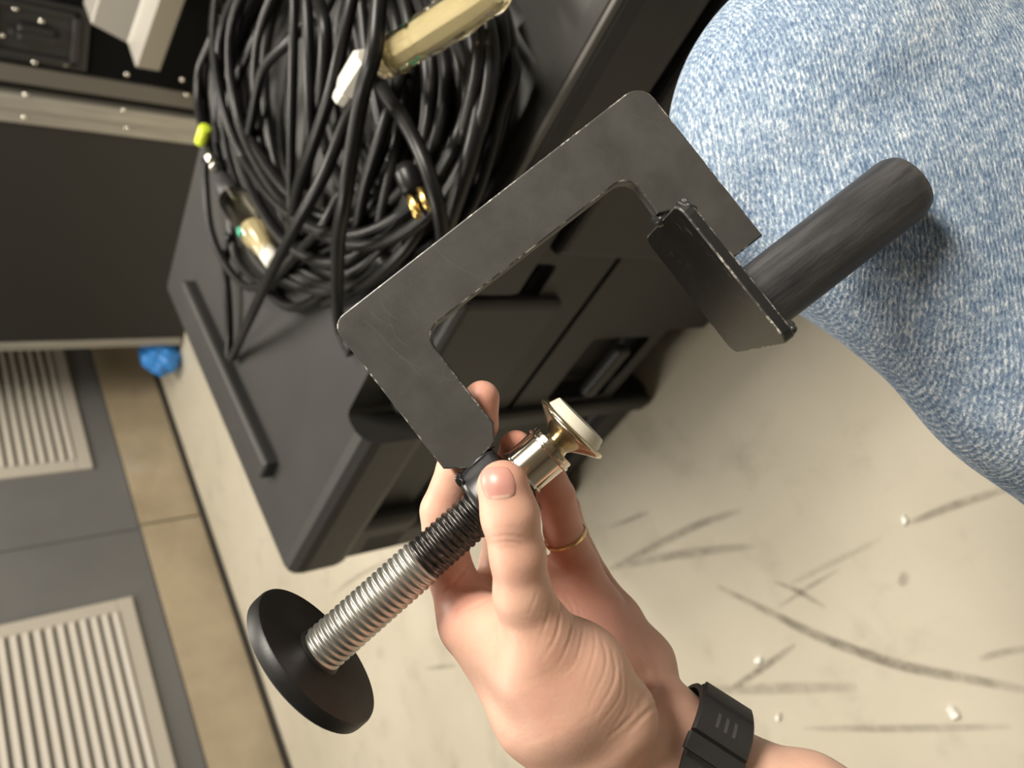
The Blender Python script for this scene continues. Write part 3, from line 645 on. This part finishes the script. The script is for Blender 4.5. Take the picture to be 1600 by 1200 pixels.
def mesh_sdf(fn, lo, hi, vx, coarse=5):
    lo = np.array(lo, float); n = np.ceil((np.array(hi) - lo) / vx).astype(int) // coarse * coarse + coarse + 1
    cn = (n - 1) // coarse
    gx = [lo[i] + vx * coarse * (np.arange(cn[i]) + 0.5) for i in range(3)]
    cp = np.stack(np.meshgrid(*gx, indexing='ij'), -1).reshape(-1, 3); cd = fn(cp).reshape(cn)
    act = np.abs(cd) < vx * coarse * 1.05 + 0.5
    D = np.repeat(np.repeat(np.repeat(cd, coarse, 0), coarse, 1), coarse, 2).astype(np.float32)
    D = np.pad(D, ((0, 1),) * 3, mode='edge')
    am = np.pad(np.repeat(np.repeat(np.repeat(act, coarse, 0), coarse, 1), coarse, 2), ((0, 1),) * 3, mode='edge')
    for ax_ in range(3): am = am | np.roll(am, 1, ax_)
    ii = np.argwhere(am); out = np.empty(len(ii), np.float32)
    for s_ in range(0, len(ii), 400000): out[s_:s_ + 400000] = fn(lo + vx * ii[s_:s_ + 400000])
    D[am] = out
    S = D < 0; nx, ny, nz = D.shape
    cs = np.zeros((nx - 1, ny - 1, nz - 1), np.int8)
    for a in (0, 1):
        for b_ in (0, 1):
            for c in (0, 1): cs += S[a:nx - 1 + a, b_:ny - 1 + b_, c:nz - 1 + c]
    cells = np.argwhere((cs > 0) & (cs < 8)); idx = -np.ones(cs.shape, np.int64); idx[tuple(cells.T)] = np.arange(len(cells))
    acc = np.zeros((len(cells), 3)); cnt = np.zeros(len(cells))
    cor = [(a, b_, c) for a in (0, 1) for b_ in (0, 1) for c in (0, 1)]
    for i in range(8):
        for j in range(i + 1, 8):
            df = np.array(cor[j]) - np.array(cor[i])
            if np.abs(df).sum() != 1: continue
            da = D[tuple((cells + cor[i]).T)]; db = D[tuple((cells + cor[j]).T)]; m_ = (da < 0) != (db < 0)
            tt = np.where(m_, da / np.where(m_, da - db, 1), 0)
            acc[m_] += (np.array(cor[i]) + tt[:, None] * df)[m_]; cnt[m_] += 1
    V = lo + vx * (cells + acc / cnt[:, None]); F = []
    for ax_ in range(3):
        o1, o2 = [(1, 2), (2, 0), (0, 1)][ax_]
        sl = [slice(None)] * 3; sl2 = [slice(None)] * 3; sl[ax_] = slice(0, -1); sl2[ax_] = slice(1, None)
        A_ = S[tuple(sl)]; B_ = S[tuple(sl2)]; e = np.argwhere(A_ != B_); sg = A_[tuple(e.T)]
        ok = (e[:, o1] > 0) & (e[:, o2] > 0) & (e[:, o1] < cs.shape[o1]) & (e[:, o2] < cs.shape[o2]); e = e[ok]; sg = sg[ok]
        q = []
        for (s1, s2) in ((1, 1), (0, 1), (0, 0), (1, 0)):
            c = e.copy(); c[:, o1] -= s1; c[:, o2] -= s2; q.append(idx[tuple(c.T)])
        q = np.stack(q, 1); q[~sg] = q[~sg][:, ::-1]; F.append(q)
    return V, np.concatenate(F)
def grad(fn, P, e=0.4):
    g = np.stack([fn(P + e * np.eye(3)[i]) - fn(P - e * np.eye(3)[i]) for i in range(3)], 1)
    return g / (np.linalg.norm(g, axis=1)[:, None] + 1e-9)
def topx(P): return np.stack([800 + P[:, 0] * FPX / P[:, 2], 600 + P[:, 1] * FPX / P[:, 2]], 1)

LO = (-52, -2, 250); HI = (212, 262, 386)
HV, HF = mesh_sdf(hand_sdf, LO, HI, 0.85)
HN = grad(hand_sdf, HV)
# skin folds: shallow grooves on the side of the hand that faces the thumb
hp = topx(HV); facing = HN[:, 2] < 0.1
def groove(pts, depth, width, zmax=400, zmin=0):
    P = catmull(np.array(pts, float), 6); best = np.full(len(HV), 1e9); along = np.zeros(len(HV)); n = len(P)
    bx = (hp[:, 0] > P[:, 0].min() - 30) & (hp[:, 0] < P[:, 0].max() + 30) & (hp[:, 1] > P[:, 1].min() - 30) & (hp[:, 1] < P[:, 1].max() + 30) & facing & (HV[:, 2] < zmax) & (HV[:, 2] > zmin)
    ids = np.where(bx)[0]; q = hp[ids]; bd = np.full(len(ids), 1e9); al = np.zeros(len(ids))
    for i in range(n - 1):
        ab = P[i + 1] - P[i]; t_ = np.clip(((q - P[i]) @ ab) / (ab @ ab + 1e-9), 0, 1); d = np.linalg.norm(q - (P[i] + t_[:, None] * ab), axis=1)
        m_ = d < bd; bd[m_] = d[m_]; al[m_] = (i + t_[m_]) / (n - 1)
    fade = np.clip(np.sin(np.pi * np.clip(al, 0, 1)), 0, 1) ** 0.5
    x = bd * 0.25 / width                     # millimetres
    pr = -depth * np.exp(-x * x) + 0.35 * depth * np.exp(-(x - 2.2) ** 2)
    HV[ids] += HN[ids] * (pr * fade)[:, None]
X2 = lambda L: [(600 + x * 0.375, 800 + y * 0.375) for x, y in L]
for L, dp, wd in [([(690, 320), (685, 420), (640, 560)], .55, .8), ([(720, 320), (735, 400), (715, 520), (655, 620)], .75, .9), ([(755, 340), (790, 420), (770, 540), (715, 660)], .6, .8),
                  ([(800, 380), (830, 470), (800, 620), (735, 690)], .4, .8), ([(860, 430), (880, 560), (830, 740)], .4, .9), ([(900, 500), (925, 640), (850, 820)], .45, .9),
                  ([(950, 560), (960, 700), (870, 870)], .5, .9), ([(985, 620), (985, 760), (890, 900)], .45, .8), ([(1010, 680), (1010, 800), (930, 940)], .4, .8),
                  ([(640, 330), (600, 430)], .35, .8), ([(1050, 830), (1000, 880), (930, 945)], .7, 1.0), ([(1240, 795), (1150, 800), (1080, 850), (1010, 930)], .9, 1.4),
                  ([(440, 70), (500, 62), (570, 75)], .35, .7), ([(450, 105), (520, 98), (600, 112)], .45, .8), ([(455, 130), (520, 125), (590, 135)], .35, .7), ([(470, 152), (530, 150), (580, 158)], .3, .7),
                  ([(320, 420), (390, 385), (450, 350)], .9, 1.1), ([(250, 340), (320, 260), (380, 185)], .8, 1.0), ([(280, 430), (310, 430), (350, 415)], .5, 1.0),
                  ([(1060, 590), (1100, 700), (1060, 830)], .7, 1.6), ([(1130, 600), (1150, 720), (1110, 800)], .4, 1.4), ([(690, 300), (780, 350), (850, 420)], .5, 1.2)]:
    groove(X2(L), dp * 0.32, wd * 0.62)
# flush: redder skin at the fingertips and in the palm
def near(c, r): return np.exp(-((HV - J(*c)) ** 2).sum(1) / (2 * r * r))
fl_ = 0.6 * near((752, 622, 308), 11) + 0.6 * near((806, 690, 314), 9) + 0.75 * near((862, 750, 322), 13) + 0.45 * near((790, 740, 266), 10) + 0.55 * near((722, 935, 312), 10) + 0.6 * near((900, 915, 335), 20) + 0.45 * near((1000, 1000, 338), 20) + 0.3 * near((690, 770, 315), 14) + 0.3 * near((812, 870, 264), 9) + 0.2 * near((870, 1040, 274), 14) + 0.3 * near((700, 950, 312), 10) + 0.35 * near((880, 820, 335), 14)
fl_ = np.clip(fl_, 0, 1)
person = thing('person', 'person in washed blue jeans holding the clamp in the left hand', 'person', HANDM)
def mesh_np(name, V, F, mtl, parent):
    me = bpy.data.meshes.new(name); me.vertices.add(len(V)); me.vertices.foreach_set('co', np.asarray(V, np.float32).ravel())
    me.loops.add(F.size); me.loops.foreach_set('vertex_index', F.ravel().astype(np.int32)); me.polygons.add(len(F))
    me.polygons.foreach_set('loop_start', np.arange(0, F.size, 4, dtype=np.int32)); me.polygons.foreach_set('loop_total', np.full(len(F), 4, np.int32))
    me.update(calc_edges=True); me.validate(); me.polygons.foreach_set('use_smooth', [True] * len(F)); return link(name, me, mtl, parent)
arm = mesh_np('hand_and_forearm', HV * mm, HF, M['skin'], person)
at = arm.data.attributes.new('flush', 'FLOAT', 'POINT'); at.data.foreach_set('value', fl_.astype(np.float32))
def settle(P, n=12):                            # slide points onto the skin along its normal
    for _ in range(n): P = P - hand_sdf(P)[:, None] * grad(hand_sdf, P) * 0.9
    return P
# thumb nail: a curved plate on the thumb's back
F = []; nu, nv = 15, 17; Q = []; E_ = []
for j in range(nv):
    b_ = -1 + 2 * j / (nv - 1)
    for i in range(nu):
        a = -1 + 2 * i / (nu - 1)
        sx = a * math.sqrt(max(0, 1 - 0.5 * b_ * b_)); sy = b_ * math.sqrt(max(0, 1 - 0.5 * a * a))
        sx = np.sign(sx) * abs(sx) ** 0.8; sy = np.sign(sy) * abs(sy) ** 0.85
        Q.append(J(778 + 29 * sx + 6 * sy, 755 + 28 * sy - 3 * sx, 250)); E_.append(max(abs(a), abs(b_)))
Q = np.array(Q); zq = Q[:, 2].copy(); Q /= zq[:, None]
for _ in range(40): zq = np.minimum(zq + hand_sdf(Q * zq[:, None]) * 0.8, 272)
Q = settle(Q * zq[:, None], 3); G = grad(hand_sdf, Q); E_ = np.array(E_)
V = Q + G * (0.42 * (1 - E_ ** 5) - 0.25 * E_ ** 8)[:, None]
for j in range(nv - 1):
    for i in range(nu - 1): F.append((j * nu + i, (j + 1) * nu + i, (j + 1) * nu + i + 1, j * nu + i + 1))
me = newmesh('thumb_nail', V * mm, F, True); nail = link('thumb_nail', me, M['nail'], person); me.materials.append(M['lunula'])
for p in me.polygons:
    j = p.index // (nu - 1); i = p.index % (nu - 1)
    if j > 12 and abs(i - 6.5) < 4.5 - (15 - j) * 0.9 + 0.5: p.material_index = 1

# gold ring on the ring finger
ra = J(880, 830, 339); rb = J(903, 882, 345); rcn = J(883, 838, 340)
mt, L = axm(ra, rb); mt = HANDM @ (Matrix.Translation(Vector(rcn * mm)) @ mt.to_3x3().to_4x4())
V = []; F = []; sg, pr = 56, [(9.35, -0.9), (9.75, -0.75), (9.95, 0), (9.75, 0.75), (9.35, 0.9), (9.0, 0.5), (9.0, -0.5)]
for k in range(sg):
    a = 2 * math.pi * k / sg
    for (r_, h_) in pr: V.append((r_ * math.cos(a) * mm, r_ * math.sin(a) * mm, h_ * mm))
for k in range(sg):
    for i in range(7): F.append((k * 7 + i, k * 7 + (i + 1) % 7, ((k + 1) % sg) * 7 + (i + 1) % 7, ((k + 1) % sg) * 7 + i))
ring = link('finger_ring', newmesh('finger_ring', V, F, True), M['gold']); ring.matrix_world = mt
tag(ring, 'thin plain gold ring on the ring finger', 'ring')

# wristwatch: strap laid around the wrist
wa = J(985, 1155, 320); wb = J(1190, 1290, 312); wd_ = (wb - wa) / np.linalg.norm(wb - wa)
wc = J(1083, 1198, 315)
ex = np.array([0.55, -0.83, 0.0]); ex -= wd_ * ex.dot(wd_); ex /= np.linalg.norm(ex); ey = np.cross(wd_, ex)
NA = 72; an_ = 2 * np.pi * np.arange(NA) / NA; dr_ = np.cos(an_)[:, None] * ex + np.sin(an_)[:, None] * ey; rad = []
for of in (-11, -5, 0, 5, 11):
    r_ = np.full(NA, 60.0)
    for _ in range(30): r_ = r_ - hand_sdf(wc + wd_ * of + dr_ * r_[:, None]) * 0.8
    rad.append(r_)
rad = np.array(rad)
rad = np.maximum(rad.max(0), 8); rad = np.max([np.roll(rad, s_) for s_ in (-2, -1, 0, 1, 2)], 0)
for _ in range(6): rad = (np.roll(rad, 1) + rad * 2 + np.roll(rad, -1)) / 4
WM = Matrix.Identity(4)
for r_ in range(3): WM[r_][0], WM[r_][1], WM[r_][2], WM[r_][3] = ex[r_], ey[r_], wd_[r_], wc[r_] * mm
watch = thing('wristwatch', 'black rubber strap wristwatch on the left wrist', 'watch', HANDM @ WM)
def band(name, a0, a1, t0, t1, hw, m, par, h0=0.0, rnd=0.8, taper=0):
    n = max(6, int(abs(a1 - a0) / 3)); V = []; F = []
    for k in range(n + 1):
        a = math.radians(a0 + (a1 - a0) * k / n); fi = (a / (2 * math.pi) * NA) % NA; i0 = int(fi) % NA; w_ = fi - int(fi)
        r_ = rad[i0] * (1 - w_) + rad[(i0 + 1) % NA] * w_; e = hw - (taper * max(0, 1 - (n - k) / 3.0) if taper else 0)
        for (rr, zz) in ((t0, -e), (t1 - rnd, -e), (t1, -e + rnd), (t1, e - rnd), (t1 - rnd, e), (t0, e)):
            V.append(((r_ + rr) * math.cos(a) * mm, (r_ + rr) * math.sin(a) * mm, (h0 + zz) * mm))
    for k in range(n):
        for i in range(6): F.append((k * 6 + i, k * 6 + (i + 1) % 6, (k + 1) * 6 + (i + 1) % 6, (k + 1) * 6 + i))
    F += [tuple(range(6))[::-1], tuple(n * 6 + i for i in range(6))]
    b = bmesh.new(); bv = [b.verts.new(q) for q in V]
    for q in F: b.faces.new([bv[i] for i in q])
    return auto(from_bm(name, b, m, par), 40)
W0 = math.degrees(math.atan2(-1 * ey[2], -1 * ex[2]))    # angle that faces the eye
SG = 1 if W0 > 0 else -1
if abs(abs(W0) - 90) > 60: W0 = 90 * SG
band('strap', 0, 360, 0.25, 2.7, 11.0, M['rubber'], watch, 0, 0.7)
bk = band('buckle_cover', -12 * SG, 40 * SG, 2.75, 5.6, 12.0, M['rubber'], watch, 0, 0.9)
band('keeper_loop', 43 * SG, 62 * SG, 2.75, 4.9, 12.6, M['rubber'], watch, 0, 0.8)
band('buckle_bar', -13 * SG, 3 * SG, 5.4, 6.6, 11.0, M['rubber'], watch, 0, 0.5)
for (a_, zz) in ((22, -3.5), (22, 0.2), (22, 3.9)):
    band('strap_slot', (a_ - 7) * SG, (a_ + 7) * SG, 5.5, 5.85, 0.75, M['slot'], bk, zz, 0.15)
for (a_, zz) in ((76, -3.2), (76, 1.6), (96, -3.2), (96, 1.6)):
    band('strap_slot', (a_ - 5) * SG, (a_ + 5) * SG, 2.6, 2.95, 0.9, M['slot'], watch, zz, 0.15)
# watch case on the far side of the wrist
ai = (W0 + 180) % 360; rr = rad[int(ai / 360 * NA) % NA]
v, f = lathe([(14, 0), (17.5, 0.5), (18.5, 2.5), (18.5, 7), (17.3, 9), (15.5, 9.4)], 40); 
rot = Matrix.Rotation(math.radians(ai), 4, 'Z') @ Matrix.Translation((rr * mm + 0.0015, 0, 0)) @ Matrix.Rotation(math.pi / 2, 4, 'Y')
wcse = link('watch_case', newmesh('watch_case', [rot @ Vector((a * mm, b_ * mm, c * mm)) for a, b_, c in v], f, True), M['rubber'], watch)

# jeans: bent knee, thigh running back towards the viewer, shin down to the floor
DN = _d                                         # world down in this frame
KN = [(1312, 205, 400, 88), (1466, 306, 392, 80), (1700, 490, 386, 80), (2200, 940, 372, 88)]
K0 = J(1310, 205, 400)
def leg_sdf(p):
    d = smin(chain(p, KN, 25), chain(p, [(1372, 330, 364, 54), (1640, 568, 361, 54), (2150, 1020, 350, 56)], 20), 12)
    s0 = K0 + 25 * DN + np.array([8, 0, 10]); s1 = K0 + 230 * DN + np.array([0, 0, 10]); s2 = K0 + 500 * DN
    return smin(smin(d, rc(p, s0, s1, 72, 66), 30), rc(p, s1, s2, 66, 58), 20)
LV, LF = mesh_sdf(leg_sdf, (60, -330, 270), (640, 520, 840), 3.5)
LN = grad(leg_sdf, LV, 2.0)
fx = topx(LV)
def fold(pts, depth, w):
    global LV
    P = catmull(np.array([J(*q) for q in pts]), 6); d = np.min(np.linalg.norm(LV[:, None, :] - P[None], axis=2), 1)
    LV = LV + LN * (depth * np.exp(-(d / w) ** 2))[:, None]
for q in [([(1195, 170, 318), (1225, 230, 316), (1262, 320, 320)], -4.0, 11), ([(1240, 160, 314), (1275, 225, 312), (1305, 310, 314)], 2.5, 11),
          ([(1180, 330, 330), (1290, 400, 325), (1400, 480, 325)], -2.5, 10), ([(1380, 470, 322), (1450, 560, 318), (1500, 640, 325)], -3, 11), ([(1330, 100, 312), (1450, 130, 310), (1600, 180, 310)], -2.0, 14),
          ([(1480, 380, 312), (1540, 480, 312), (1600, 560, 312)], 1.8, 14), ([(1230, 400, 335), (1320, 470, 332)], 2.0, 8)]:
    fold(*q)
jeans = mesh_np('jeans', LV * mm, LF, M['denim'], person); jeans['label'] = 'washed light blue denim trouser leg'
